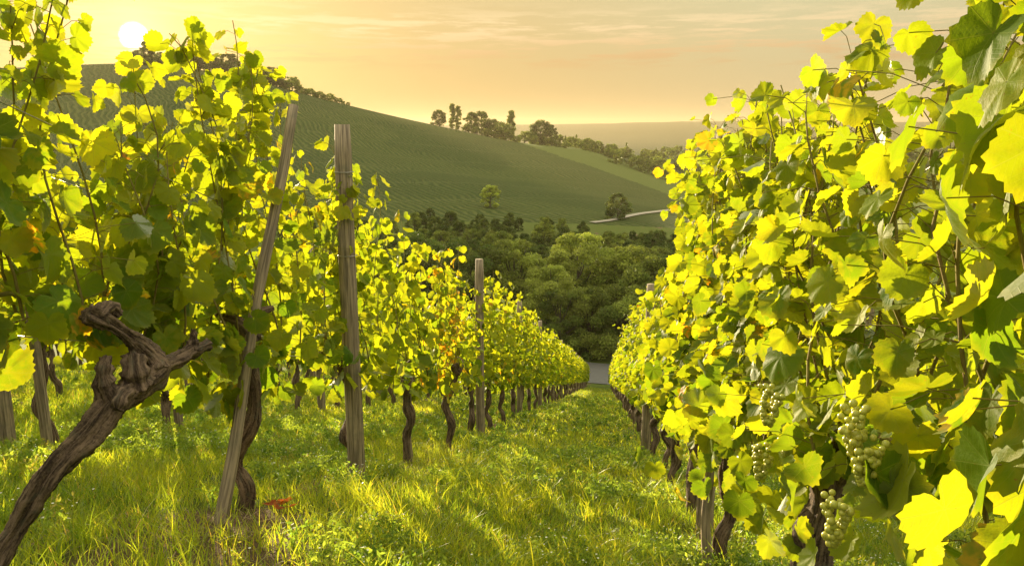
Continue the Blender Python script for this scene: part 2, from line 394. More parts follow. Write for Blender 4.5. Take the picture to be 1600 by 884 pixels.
finish(g, pbsdf(g, g.mix(g.noise(p, 0.05, 6.0, 0.7), (0.018, 0.035, 0.010), (0.05, 0.075, 0.02)), 0.95, bump(g, g.noise(p, 0.08, 6.0, 0.7), 1.0, 6.0), 0.1)); M_FAR = m
m, g = new_mat('asphalt'); p = pos(g)
finish(g, pbsdf(g, g.mix(g.noise(p, 3.0, 6.0, 0.7), (0.10, 0.10, 0.095), (0.17, 0.165, 0.155)), 0.85)); M_ROAD = m
m, g = new_mat('gravel track'); finish(g, pbsdf(g, g.mix(g.noise(pos(g), 2.0, 6.0), (0.28, 0.25, 0.2), (0.42, 0.38, 0.3)), 0.9)); M_TRACK = m

# ------------------------------------------------------------------ terrain sheets
def soil_mask(x, y):
    """1 where the turf is thin: bare earth at the foot of the vines and a worn patch near the left row"""
    d = np.abs(((np.asarray(x) + 1.5) / 2.04 + 0.5) % 1.0 - 0.5) * 2.04
    a = np.exp(-(d / 0.18) ** 2) * np.clip(0.30 + 0.9 * vnoise(x, y, 1.3), 0, 1)
    for cx_, cy_, r_ in ((-1.40, 2.75, 0.42), (-1.15, 2.3, 0.32), (-0.95, 2.05, 0.2), (-1.55, 5.2, 0.22), (-1.2, 5.35, 0.16), (0.45, 3.0, 0.22), (-1.45, 7.1, .2)):
        a = np.maximum(a, 1.12 * np.exp(-(((x - cx_) ** 2 + (y - cy_) ** 2) / r_ ** 2)))
    return np.clip(a, 0, 1)

azl = np.unique(np.round(np.concatenate([np.arange(-180, 181, 4.0), np.arange(-62, 48.1, 0.4)]), 1)); azr = np.radians(azl)
rr = np.concatenate([[0.25], np.geomspace(0.5, 280, 290), np.arange(283, 720, 3.5), np.geomspace(724, 9500, 80)])
A, Rr = np.meshgrid(azr, rr, indexing='ij'); X, Y = Rr * np.sin(A), Rr * np.cos(A); Z = ground_z(X, Y)
TV = np.stack([X, Y, Z], -1).reshape(-1, 3); na, nr = A.shape
i = np.arange(na - 1)[:, None] * nr; j = np.arange(nr - 1)[None]
TF = np.stack([i + j, i + nr + j, i + nr + j + 1, i + j + 1], -1).reshape(-1, 4)[:, ::-1]
cx, cyy = TV[TF].mean(1)[:, 0], TV[TF].mean(1)[:, 1]; rc, ac = np.hypot(cx, cyy), np.arctan2(cx, cyy); zc = TV[TF].mean(1)[:, 2]
el_line = np.interp(ac, [bearing(px, 200)[0] for px in (700, 793, 930, 1060, 1200)], [bearing(px, py)[1] for px, py in ((700, 170), (793, 217), (930, 262), (1060, 308), (1200, 350))])
is_far = rc > 690
is_mead = (~is_far) & (rc > 300) & (zc / rc > el_line) & (ac > bearing(780, 200)[0])
is_hill = (~is_far) & (~is_mead) & (rc > 268)
def sub_sheet(name, mask, mat):
    F = TF[mask]; u, inv = np.unique(F, return_inverse=True)
    return tag(obj(name, mesh(name, TV[u], [inv.reshape(F.shape)], mat, True, {'soil': np.repeat(soil_mask(TV[u, 0], TV[u, 1])[:, None], 3, 1)})), kind='structure')
sub_sheet('ground', ~(is_far | is_mead | is_hill), M_GROUND)
sub_sheet('hillside', is_hill, M_HILL)
sub_sheet('meadow', is_mead, M_MEADOW)
sub_sheet('far_hills', is_far, M_FAR)

# asphalt lane across the foot of the vineyard, with a pale verge kerb
xs = np.linspace(-26, 60, 70)
def strip(name, ys, mat, dz, kind='structure'):
    V = np.array([[x, y, float(near_z(x, 67.5)) + dz] for x in xs for y in ys]); n = len(ys)
    F = [[k * n + q, (k + 1) * n + q, (k + 1) * n + q + 1, k * n + q + 1] for k in range(len(xs) - 1) for q in range(n - 1)]
    return tag(obj(name, mesh(name, V, [F], mat, True)), kind=kind)
strip('road', [67.6, 69, 70.5, 72, 73.8], M_ROAD, 0.05)
# pale track at the foot of the far vineyard
def ribbon(name, pts, w, mat, dz):
    P = spline(np.array(pts), 40); T = unit(np.gradient(P, axis=0)); N = np.stack([-T[:, 1], T[:, 0], 0 * T[:, 0]], -1)
    rows_ = []
    for s in (-1, 0, 1):
        q = P + N * w * s / 2; q[:, 2] = ground_z(q[:, 0], q[:, 1]) + dz; rows_.append(q)
    V = np.stack(rows_, 1).reshape(-1, 3); F = [[k * 3 + a, k * 3 + a + 1, k * 3 + a + 4, k * 3 + a + 3] for k in range(39) for a in (0, 1)]
    return tag(obj(name, mesh(name, V, [F], mat, True)), kind='structure')
ribbon('track', [hit(*q) for q in ((925, 349), (960, 344), (1000, 335), (1040, 330), (1090, 327), (1180, 325))], 2.8, M_TRACK, 0.35)

# ------------------------------------------------------------------ vine leaves
def leaf_template(nout, rings, seed, teeth=True):
    rg = np.random.default_rng(seed); th = np.linspace(-pi, pi, nout, endpoint=False) + pi / nout
    at = np.abs(th)
    R = np.interp(at, [0, 0.36, 0.62, 0.92, 1.25, 1.55, 1.95, 2.45, 2.85, 3.14], [1.0, 0.90, 0.84, 0.93, 0.88, 0.78, 0.78, 0.66, 0.46, 0.14])
    R = 0.86 + (R - 0.86) * np.where(at < 2.2, rg.uniform(0.5, 1.7), 1.0); R = R * (1 + rg.uniform(-0.08, 0.08) * np.sin(th)) * (1 + 0.05 * np.sin(2 * th + rg.uniform(0, 6)) )
    if teeth and nout >= 28: R = R * (1 + 0.050 * np.where(np.arange(nout) % 2 == 0, 1, -1) * (at < 2.7))
    out = [np.zeros((1, 2))]
    for q in rings: out.append(np.stack([np.sin(th) * R * q, np.cos(th) * R * q], -1) if q == 1 else np.stack([np.sin(th) * R * q, np.cos(th) * R * q], -1))
    P = np.concatenate(out); r = np.hypot(P[:, 0], P[:, 1]); an = np.arctan2(P[:, 0], P[:, 1])
    cup, fold, curl = rg.uniform(-0.25, 0.42), rg.uniform(-0.10, 0.65), rg.uniform(-0.65, 0.30)
    z = -cup * r ** 2 + fold * np.abs(P[:, 0]) * 0.7 + curl * np.maximum(P[:, 1], 0) ** 2 + 0.05 * r * np.cos(an / 0.92 * 2 * pi) + 0.06 * r * np.sin(an * 2 + rg.uniform(0, 6)) + 0.05 * r * rg.normal() * np.sin(3 * an)
    V = np.stack([P[:, 0], P[:, 1], z], -1); V[:, :2] *= 0.55; V[:, 2] *= 0.55
    n = nout; a = np.arange(n); b = (a + 1) % n
    F = [np.stack([np.zeros(n, int), 1 + a, 1 + b], -1)]
    for k in range(len(rings) - 1):
        o = 1 + k * n; F += [np.stack([o + a, o + n + a, o + n + b], -1), np.stack([o + a, o + n + b, o + b], -1)]
    luv = np.stack([P[:, 0], P[:, 1], 0 * r], -1)
    return V, np.concatenate(F)[:, ::-1], luv
LT = {0: [leaf_template(44, (0.35, 0.7, 1.0), s) for s in range(14)], 1: [leaf_template(16, (0.55, 1.0), s + 20, False) for s in range(6)], 2: [leaf_template(7, (1.0,), s + 40, False) for s in range(5)]}

def put_leaves(mb, P, T, N, S, tint, lod, rng):
    T = unit(T); N = unit(N - (N * T).sum(-1, keepdims=True) * T); Xx = np.cross(T, N)
    which = rng.integers(0, len(LT[lod]), len(P))
    for w, (V, F, L) in enumerate(LT[lod]):
        k = np.where(which == w)[0]
        if not len(k): continue
        Bm = np.stack([Xx[k], T[k], N[k]], 1) * S[k, None, None]
        vv = V[None].repeat(len(k), 0) * np.array([1, 1, 1])
        W_ = np.einsum('kvi,kij->kvj', vv, Bm) + P[k, None]
        ff = (F[None] + (np.arange(len(k)) * len(V))[:, None, None]).reshape(-1, 3)
        mb.add(W_.reshape(-1, 3), ff, tint=np.repeat(tint[k], len(V), 0), luv=np.tile(L, (len(k), 1)))

def make_vine(seed, top, gnd, length=1.35, lod=1, density=1.0, lean=0.0, autumn=0.025, low=0.56, width=1.0, step=0.050, cane=True, u0=None, size=1.0, hang=(2, 5), peak=0.0):
    """leaves and canes of one vine in its own coordinates; top(u) height of the hedge, gnd(u) ground offset along the row"""
    rng = np.random.default_rng(seed); lf, cn = MB(), MB()
    ns = max(3, int(round(16.0 * length / 1.35 * density)))
    PP, TT, NN, SS, HH = [], [], [], [], []
    us = (u0 if u0 is not None else np.linspace(-length / 2, length / 2, ns) + rng.normal(0, 0.05, ns))
    for u in us:
        g0 = gnd(u); z0 = 0.72 + rng.normal(0, 0.06); zt = max(z0 + 0.35, top(u) * (1 - peak + 1.3 * peak * math.exp(-(u / 0.30) ** 2)) * rng.uniform(0.90, 1.02) + (rng.random() < 0.12) * rng.uniform(0.05, 0.16))
        n = int((zt - z0) / 0.055) + 2; s = np.linspace(0, 1, n)
        x = rng.normal(0, 0.04) + lean * s + 0.05 * np.sin(s * rng.uniform(3, 7) + rng.uniform(0, 6)) + rng.normal(0, 0.05) * s * s
        y = u + 0.06 * np.sin(s * rng.uniform(2, 6) + rng.uniform(0, 6)) - 0.03 + rng.normal(0, 0.08) * s
        z = g0 + z0 + (zt - z0) * s - 0.06 * (s > 0.93) * rng.random()
        P = np.stack([x, y, z], -1)
        if cane and lod < 2: add_tube(cn, P[::2] if n > 6 else P, np.linspace(0.0042, 0.0018, len(P[::2] if n > 6 else P)), 5, cap=False)
        nl = int((zt - z0) / step)
        for q in range(nl):
            sidx = (q + rng.random()) / nl; k = min(int(sidx * (n - 1)), n - 1)
            for rep in range(2 if rng.random() < 0.72 else 1):
                sx = (1 if (q + rep) % 2 else -1)
                ang = rng.normal(0, 0.75); o = np.array([sx * cos(ang), sin(ang), 0.0])
                pl = rng.uniform(0.03, 0.10) * width * (1 - 0.45 * sidx) + (rep * rng.uniform(0.0, 0.09) * width)
                p0 = P[k]; p1 = p0 + o * pl + np.array([0, 0, rng.uniform(-0.02, 0.05)])
                if cane and lod == 0: add_tube(cn, np.array([p0, (p0 + p1) / 2 + [0, 0, 0.012], p1]), 0.0009, 4, cap=False)
                rv = rng.normal(size=3)
                TT.append(o * 0.45 + np.array([0, 0, -0.75]) + rv * 0.38); rv = rng.normal(size=3)
                NN.append(o * 0.75 + np.array([0, 0, 0.50]) + rv * 0.50); PP.append(p1)
                SS.append(rng.choice([0.7, 1.0, 1.0, 1.15]) * rng.uniform(0.085, 0.145) * (1 - 0.30 * sidx ** 2) * size * (0.8 if rep else 1)); HH.append(sidx)
        # a few leaves hang under the fruiting wire
        for q in range(rng.integers(*hang)):
            p = np.array([rng.normal(0, 0.09 * width), u + rng.normal(0, 0.06), g0 + rng.uniform(low, 0.80)])
            rv = rng.normal(size=3); PP.append(p); TT.append(np.array([0, 0, -0.8]) + rv * 0.4); rv = rng.normal(size=3); NN.append(np.array([np.sign(p[0]) * 0.8, 0, 0.3]) + rv * 0.5)
            SS.append(rng.uniform(0.09, 0.14) * size); HH.append(0.0)
    P, T, N, S, H = map(np.array, (PP, TT, NN, SS, HH))
    n = len(P)
    hue = np.clip(rng.beta(1.2, 1.7, n) * 0.85 + 0.20 * H, 0, 1); au = np.where(rng.random(n) < autumn, rng.uniform(0.25, 0.9, n), rng.uniform(0, 0.12, n))
    tint = np.stack([hue, au, rng.uniform(0.8, 1.2, n)], -1)
    put_leaves(lf, P, T, N, S, tint, lod, rng)
    if cane:   # the bent fruiting cane on the wire
        u = np.linspace(-length / 2, length / 2, 12)
        add_tube(cn, np.stack([0.015 * np.sin(u * 9), u, 0.72 + 0.10 * np.exp(-(u / 0.25) ** 2) + np.array([gnd(a) for a in u])], -1), 0.006, 6)
    return lf, cn

def make_trunk(seed, h=0.74, r=0.034, path=None, rad_=None, arms=True, seg=12):
    rng = np.random.default_rng(seed); mb = MB()
    if path is None:
        k = 6; path = [[0, 0, -0.12]] + [[rng.normal(0, 0.018), rng.normal(0, 0.022), h * (q + 1) / k] for q in range(k)]
        rad_ = [r * 1.45] + [r * rng.uniform(0.82, 1.18) for _ in range(k - 1)] + [r * 1.35]
    n = max(18, int(len(path) * (14 if seg > 8 else 4))); P = spline(path, n); Rr_ = spline(np.array(rad_)[:, None], n)[:, 0]
    Rr_ = Rr_ * (1 + 0.10 * np.sin(np.linspace(0, 21, n) + seed))
    add_tube(mb, P, Rr_, seg * 2 if seg > 8 else seg, rng=rng, rough=0.02, ridge=0.10, bark=0.007 if seg > 8 else 0.004)
    if arms:
        top = P[-1]
        for s in (-1, 1):
            L = rng.uniform(0.10, 0.20); q = spline([top - [0, 0, 0.05], top + [rng.normal(0, .02), s * L * 0.5, 0.03], top + [rng.normal(0, .03), s * L, 0.05 + rng.uniform(0, 0.05)]], 8)
            add_tube(mb, q, np.linspace(Rr_[-1] * 0.9, 0.011, 8), 8, rng=rng, rough=0.08)
        for _ in range(3):
            d = unit(rng.normal(size=3)); q = np.array([top, top + d * 0.035, top + d * 0.055]); add_tube(mb, q, [0.03, 0.024, 0.010], 7, rng=rng, rough=0.1)
    return mb.mesh('vine_trunk', BARK, True)

def grape_mesh(seed, L=0.08):
    rng = np.random.default_rng(seed); mb = MB()
    t = (1 + 5 ** 0.5) / 2
    V = unit(np.array([[-1, t, 0], [1, t, 0], [-1, -t, 0], [1, -t, 0], [0, -1, t], [0, 1, t], [0, -1, -t], [0, 1, -t], [t, 0, -1], [t, 0, 1], [-t, 0, -1], [-t, 0, 1]], float))
    F = np.array([[0, 11, 5], [0, 5, 1], [0, 1, 7], [0, 7, 10], [0, 10, 11], [1, 5, 9], [5, 11, 4], [11, 10, 2], [10, 7, 6], [7, 1, 8], [3, 9, 4], [3, 4, 2], [3, 2, 6], [3, 6, 8], [3, 8, 9], [4, 9, 5], [2, 4, 11], [6, 2, 10], [8, 6, 7], [9, 8, 1]])
    Vs = [tuple(v) for v in V]; cache = {}; F2 = []
    def midp(a, b):
        k = (min(a, b), max(a, b))
        if k not in cache: cache[k] = len(Vs); Vs.append(tuple(unit(np.array(Vs[a]) + np.array(Vs[b]))))
        return cache[k]
    for a, b, c in F: ab, bc, ca = midp(a, b), midp(b, c), midp(c, a); F2 += [[a, ab, ca], [b, bc, ab], [c, ca, bc], [ab, bc, ca]]
    V, F = np.array(Vs), np.array(F2)
    for k in range(70):
        s = rng.random() ** 0.8; w = 0.021 * (1 - s) ** 0.6 + 0.005; a = rng.uniform(0, 6.28); q = w * rng.uniform(0.55, 1)
        mb.add(V * rng.uniform(0.0050, 0.0072) + [q * cos(a), q * sin(a), -0.02 - s * L], F)
    me = mb.mesh('grape_bunch', GRAPE, True)
    return me

# ------------------------------------------------------------------ the rows of vines
ROW = {'left': -1.5, 'right': 0.54}
TL = lambda y: np.interp(y, [1.0, 1.95, 2.15, 2.4, 2.65, 2.9, 3.2, 3.6, 3.95, 4.3, 4.6, 5.0, 5.5, 6.3, 7.4, 8.2, 9.0, 10.2, 11, 14, 24, 70], [1.95, 1.82, 1.58, 1.44, 1.62, 1.90, 2.12, 2.02, 1.55, 1.90, 2.12, 2.10, 1.90, 1.88, 2.00, 1.62, 1.74, 1.80, 1.85, 1.95, 2.0, 2.0])
TR = lambda y: np.interp(y, [0.5, 1.2, 2.1, 2.7, 3.3, 3.9, 4.3, 4.9, 5.6, 7, 8, 9.5, 12, 70], [1.66, 1.56, 1.64, 1.80, 1.94, 2.06, 2.16, 1.72, 1.62, 1.62, 1.58, 1.66, 1.90, 2.0])
def vine_root(x, y, label, group):
    r = empty('grapevine', (x, y, near_z(x, y))); tag(r, label, 'grapevine', group); return r
LG, RG = 'grapevines of the row left of the grass path', 'grapevines of the row right of the grass path'

def unique_vine(row, y, label, seed, lod, trunk=None, **kw):
    x = ROW[row]; T = TL if row == 'left' else TR; z0 = float(near_z(x, y))
    r = vine_root(x, y, label, LG if row == 'left' else RG)
    lf, cn = make_vine(seed, lambda u: float(T(y + u)), lambda u: float(near_z(x, y + u)) - z0, lod=lod, **kw)
    obj('foliage', lf.mesh('foliage', VLEAF if lod < 2 else VLEAF_FAR, True), r)
    if cn.n: obj('cane', cn.mesh('cane', CANE, True), r)
    obj('trunk', trunk if trunk else make_trunk(seed + 100), r)
    return r

def bunch(root, wx, wy, wz, seed, s=1.0):
    o = obj('grape_bunch', grape_mesh(seed), root); o.location = Vector((wx, wy, wz)) - root.location; o.scale = (s, s, s); o.rotation_euler = (0.1, 0.05, seed)
    return o

# left row, nearest first
big = MB(); rgt = np.random.default_rng(5)
zb = float(near_z(-1.5, 1.9))
def loc_(px, py, x):        # a surveyed point on the vertical plane x = const, relative to the first left vine's base
    a, s = bearing(px, py); r = x / sin(a); return np.array([x + 1.5, r * cos(a) - 1.9, s * r - zb])
pth = [loc_(-60, 960, -1.50), loc_(20, 835, -1.42), loc_(75, 745, -1.34), loc_(135, 685, -1.28), loc_(180, 630, -1.24), loc_(222, 600, -1.22), loc_(240, 575, -1.22), loc_(222, 545, -1.23), loc_(180, 512, -1.25), loc_(135, 490, -1.28)]
P = spline(pth, 260); Rr_ = spline(np.array([.042, .038, .033, .031, .035, .050, .052, .040, .034, .033])[:, None], 260)[:, 0]
add_tube(big, P, Rr_ * (1 + 0.07 * np.sin(np.linspace(0, 40, 260))), 44, rng=rgt, rough=0.01, ridge=0.09, bark=0.010)
for pts, r0, r1 in (([(235, 575, -1.22), (275, 562, -1.21), (300, 548, -1.20), (325, 538, -1.19)], .034, .026), ([(300, 548, -1.20), (303, 530, -1.2), (300, 515, -1.2)], .022, .012),
                    ([(205, 608, -1.23), (190, 620, -1.2), (182, 640, -1.2)], .030, .022), ([(175, 625, -1.25), (162, 600, -1.26), (160, 578, -1.26), (165, 560, -1.27)], .036, .022),
                    ([(150, 498, -1.27), (170, 480, -1.27), (185, 492, -1.26)], .030, .020), ([(215, 600, -1.22), (210, 575, -1.22), (205, 555, -1.24)], .045, .03)):
    q = spline([loc_(*a) for a in pts], 50); add_tube(big, q, np.linspace(r0, r1, 50) * (1 + 0.1 * np.sin(np.arange(50) * 0.4)), 30, rng=rgt, rough=0.015, ridge=0.08, bark=0.008)
unique_vine('left', 1.9, 'old gnarled grapevine with a thick slanting trunk, nearest on the left', 11, 0, trunk=big.mesh('vine_trunk', BARK, True), density=1.25, length=1.5, lean=0.05, width=1.1, low=0.60, autumn=0.05, hang=(1, 4))
def px_trunk(x, y, pts, rad_, seed):
    z0 = float(near_z(x, y)); L = []
    for px, py in pts:
        a, s = bearing(px, py); # keep depth near the row: intersect the plane y = const
        r = y / cos(a); L.append([r * sin(a) - x, 0.0, s * r - z0])
    return make_trunk(seed, path=L, rad_=rad_)
t2 = px_trunk(-1.5, 3.0, [(378, 850), (382, 800), (385, 760), (368, 725), (375, 690), (395, 650), (398, 610), (388, 560), (392, 510)], [.048, .042, .036, .034, .036, .040, .036, .040, .050], 3)
LV2 = unique_vine('left', 3.0, 'grapevine with a crooked dark trunk behind the leaning pole', 12, 0, trunk=t2, density=1.05, length=1.15, width=0.95, low=0.48, autumn=0.03, hang=(4, 9))
unique_vine('left', 4.35, 'grapevine growing hard against the tall wooden post on the left', 13, 0, density=0.95, length=1.0, width=0.9, low=0.5, hang=(3, 7))
t4 = px_trunk(-1.5, 6.1, [(655, 740), (655, 715), (653, 680), (660, 640), (672, 610), (680, 580)], [.058, .052, .044, .042, .046, .050], 4)
unique_vine('left', 5.75, 'grapevine with a thick Y-shaped trunk beside a short pale stake', 14, 1, peak=0.14, density=0.85, length=1.05, width=0.95)
unique_vine('left', 7.2, 'grapevine with orange autumn leaves on its tallest shoots, thin crooked trunk', 15, 1, peak=0.14, density=0.85, length=1.05, width=0.9, autumn=0.22, trunk=px_trunk(-1.5, 7.5, [(708, 715), (710, 690), (715, 660), (705, 630), (716, 600), (722, 575)], [.045, .04, .036, .036, .042, .045], 6))
unique_vine('left', 8.6, 'grapevine at the second tall post of the left row', 16, 1, peak=0.12, density=0.8, length=1.05, width=0.85)

# right row
unique_vine('right', 0.80, 'grapevine with huge yellow leaves, nearest at the right edge', 21, 0, density=1.25, length=0.75, width=1.0, autumn=0.03, size=1.05, low=0.45)
RV2 = unique_vine('right', 2.0, 'grapevine hung with pale grape bunches over a thick dark stump', 22, 0, density=1.7, length=1.45, size=0.82, lean=-0.02, width=1.15, autumn=0.01, trunk=make_trunk(31, h=0.66, r=0.055), low=0.40)
RV3 = unique_vine('right', 3.35, 'grapevine just before the right-hand post, low shoots trailing to the grass', 23, 0, density=1.5, size=0.92, length=1.4, lean=-0.06, width=1.45, autumn=0.04, low=0.36)
unique_vine('right', 4.6, 'tallest grapevine of the right row, wrapped round its first post', 24, 0, density=1.5, length=1.25, lean=-0.02, width=1.1, autumn=0.04, low=0.48)
unique_vine('right', 5.7, 'grapevine with a straight dark trunk, first one visible past the right post', 25, 1, density=1.25, length=1.3, width=1.0)
unique_vine('right', 6.7, 'grapevine with a dark trunk directly beside the second visible trunk on the right', 26, 1, density=1.2, length=1.3, width=1.0)
unique_vine('right', 8.0, 'grapevine at the second wooden post of the right row', 27, 1, density=1.2, length=1.35, width=1.0)

def on_plane(px, py, x): a, s = bearing(px, py); r = x / sin(a); return x, r * cos(a), s * r
for q, (px, py, x) in enumerate(((1212, 590, 0.34), (1195, 680, 0.36), (1228, 640, 0.40))): bunch(RV3, *on_plane(px, py, x), q + 1)
for q, (px, py, x) in enumerate(((1335, 620, 0.36), (1362, 668, 0.38), (1318, 760, 0.34))): bunch(RV2, *on_plane(px, py, x), q + 5, 0.9)

# shared builds for the rest of the hillside
flat = lambda u: -0.317 * u
def vine_kind(seed, lod, **kw):
    r = empty('grapevine', (0, 0, 0)); lf, cn = make_vine(seed, lambda u: 2.02 + 0.08 * sin(5 * u + seed), flat, lod=lod, **kw)
    ch = [obj('foliage', lf.mesh('foliage', VLEAF if lod < 2 else VLEAF_FAR, lod < 2), r), obj('trunk', make_trunk(seed + 50, seg=8, arms=lod < 2), r)]
    if cn.n and lod < 2: ch.append(obj('cane', cn.mesh('cane', CANE, True), r))
    return reg(r, *ch)
MIDK = [vine_kind(200 + s, 1, peak=0.12, density=0.95, length=1.4, autumn=0.02) for s in range(5)]
FARK = [vine_kind(230 + s, 2, peak=0.10, density=0.9, length=1.42, size=1.25, step=0.085, autumn=0.02, cane=False) for s in range(5)]
used = set(); rngv = np.random.default_rng(99)
def place_vine(x, y, kinds, label, group):
    k = kinds[rngv.integers(len(kinds))]
    o = k if k.name not in used else copy_tree(k)
    used.add(k.name)
    o.location = (x, y, float(near_z(x, y))); s = rngv.uniform(0.95, 1.05); o.scale = (rngv.choice([-1.0, 1.0]) * rngv.uniform(0.95, 1.15), 1, s)
    tag(o, label, 'grapevine', group)
    return o
def fill(x, y0, y1, side, labels, group, sp=1.35, midto=17):
    y = y0; n = 0
    while y < y1:
        lab = labels(n, y); place_vine(x, y, MIDK if y < midto else FARK, lab, group); y += sp; n += 1
ORD = ['first', 'second', 'third', 'fourth', 'fifth', 'sixth']
fill(-1.5, 9.95, 66.5, 'left', lambda n, y: (ORD[n] + ' grapevine past the second tall post of the left row') if n < 4 else ('lit yellow-green grapevine far down the left row' if y < 42 else 'shaded blue-green grapevine at the low end of the left row'), LG)
fill(0.54, 9.35, 66.5, 'right', lambda n, y: (ORD[n] + ' grapevine past the second post of the right row') if n < 3 else ('lit yellow-green grapevine far down the right row' if y < 42 else 'shaded grapevine at the low end of the right row'), RG)
fill(-3.54, 1.8, 36, 'l2', lambda n, y: 'grapevine of the second row to the left, seen under and through the front row', 'grapevines of the second row on the left', midto=9)
fill(-5.58, 3.2, 50, 'l3', lambda n, y: 'grapevine of the third row to the left, a dark trunk in the sunlit grass', 'grapevines of the third row on the left', midto=3)
fill(-7.62, 4.5, 50, 'l4', lambda n, y: 'grapevine of the fourth row to the left, small and backlit behind the others', 'grapevines of the fourth row on the left', midto=3)
fill(-9.66, 7, 44, 'l5', lambda n, y: 'grapevine of the fifth row to the left, farthest green glimpse under the canopy', 'grapevines of the fifth row on the left', midto=3)
fill(-11.7, 8, 29, 'l6', lambda n, y: 'grapevine of the sixth row to the left, glimpsed low at the left edge', 'grapevines of the outermost rows on the left', midto=3)
fill(-13.74, 10, 31, 'l7', lambda n, y: 'grapevine of the seventh row to the left, glimpsed low at the left edge', 'grapevines of the outermost rows on the left', midto=3)
fill(2.58, 2.2, 20, 'r2', lambda n, y: 'grapevine of the second row to the right, a dark trunk seen under the front leaves', 'grapevines of the second row on the right', midto=9)
fill(4.62, 5.0, 22, 'r3', lambda n, y: 'thin dark-trunked grapevine of the third row to the right', 'grapevines of the third row on the right', midto=3)

# ------------------------------------------------------------------ posts, poles, wires
def post_mesh(h, r, seed, seg=14, lean=(0, 0), name='post'):
    rng = np.random.default_rng(seed); n = 14; s = np.linspace(0, 1, n)
    P = np.stack([lean[0] * s + 0.004 * np.sin(s * 5 + seed), lean[1] * s, -0.25 + (h + 0.25) * s], -1)
    Rr_ = r * (1.06 - 0.10 * s); Rr_[-1] *= 0.9
    mb = MB(); add_tube(mb, P, Rr_, seg, rng=rng, rough=0.012, ridge=0.018); return mb.mesh(name, WOOD, False)
def wire_clip(root, r, z):
    mb = MB(); a = np.linspace(0, 2 * pi, 14); add_tube(mb, np.stack([(r + 0.004) * np.cos(a), (r + 0.004) * np.sin(a), z + 0 * a], -1), 0.0022, 5, cap=False); return obj('wire_tie', mb.mesh('wire_tie', WIRE, True), root)
def post(x, y, h, r, label, group, seed, lean=(0, 0), ties=(1.75, 1.3)):
    root = empty('vineyard_post', (x, y, near_z(x, y))); tag(root, label, 'post', group)
    c = [obj('wooden_shaft', post_mesh(h, r, seed, lean=lean, name='wooden_shaft'), root)]
    for z in ties: c.append(wire_clip(root, r, z))
    return reg(root, *c)
PG = 'wooden trellis posts'
post(-1.41, 4.2, 2.0, 0.047, 'tall weathered wooden post, nearest on the left, grass path beside it', PG, 1)
post(-1.43, 8.8, 2.11, 0.050, 'second tall wooden post of the left row, darker and smaller', PG, 2)
post(0.56, 4.15, 2.12, 0.045, 'tall wooden post buried in leaves at the right of the path', PG, 3)
post(0.46, 8.4, 1.9, 0.048, 'second wooden post of the right row, bare grey top above the leaves', PG, 4)
pk = post(-3.62, 4.25, 0.95, 0.042, 'stout square-cut post beside a thick vine trunk at the far left', PG, 5, ties=())
post(-3.52, 4.45, 1.7, 0.032, 'slim dark post touching the stout post at the far left', PG, 8, ties=())
post(-3.5, 5.95, 1.9, 0.035, 'dark post of the second left row under the hanging leaves', PG, 6, ties=())
pb = post(-1.48, 13.4, 2.1, 0.048, 'small distant wooden post of the left row', 'distant wooden trellis posts', 7)
for row, xs_, ys_ in (('left', -1.5, np.arange(17.9, 66, 4.5)), ('right', 0.56, np.arange(13.0, 66, 4.5))):
    for y in ys_:
        c = copy_tree(pb); c.location = (xs_, y, float(near_z(xs_, y))); tag(c, f'small distant wooden post of the {row} row', 'post', 'distant wooden trellis posts')
for xs_, ys_, lab in ((-3.54, (9.3, 13.8, 18.3, 22.8), 'wooden post of the second row to the left'), (-5.58, (5.2, 9.8, 14.3, 18.8), 'wooden post of the third row to the left'), (2.58, (3.6, 8.1, 12.6), 'wooden post of the second row to the right'), (4.62, (8.0, 12.3), 'wooden post of the third row to the right')):
    for y in ys_:
        c = copy_tree(pb); c.location = (xs_, y, float(near_z(xs_, y))); tag(c, lab, 'post', 'wooden posts of the outer rows')

def stick(p0, p1, r, label, name, seed):
    p0, p1 = np.array(p0, float), np.array(p1, float); mb = MB(); rng = np.random.default_rng(seed); s = np.linspace(0, 1, 16)[:, None]
    L = np.linalg.norm(p1 - p0); P = (p1 - p0) * s + np.array([0.006, 0.004, 0]) * np.sin(s * 9)
    add_tube(mb, P, r * (1.12 - 0.28 * s[:, 0]), 9, rng=rng, rough=0.03, ridge=0.03)
    return tag(obj(name, mb.mesh(name, WOOD, False), loc=p0), label, 'pole')
def on_x(px, py, x): a, s = bearing(px, py); r = x / sin(a); return [x, r * cos(a), s * r]
a0 = on_x(332, 812, -1.47); a0[2] = float(near_z(a0[0], a0[1])) - 0.1
stick(a0, on_x(457, 165, -1.32), 0.024, 'thin grey wooden pole leaning against the left row of vines', 'leaning_pole', 3)
a0 = [-1.56, 6.0, 0]; a0[2] = float(near_z(-1.56, 6.0)) - 0.1
stick(a0, [-1.555, 6.0, a0[2] + 0.72], 0.020, 'short pale stake standing beside the Y-shaped vine trunk', 'vine_stake', 4)
a0 = [0.46, 3.3, float(near_z(0.46, 3.3)) - 0.1]
stick(a0, [0.45, 3.32, a0[2] + 0.62], 0.022, 'short dark stake under the right row close to the camera', 'vine_stake', 6)

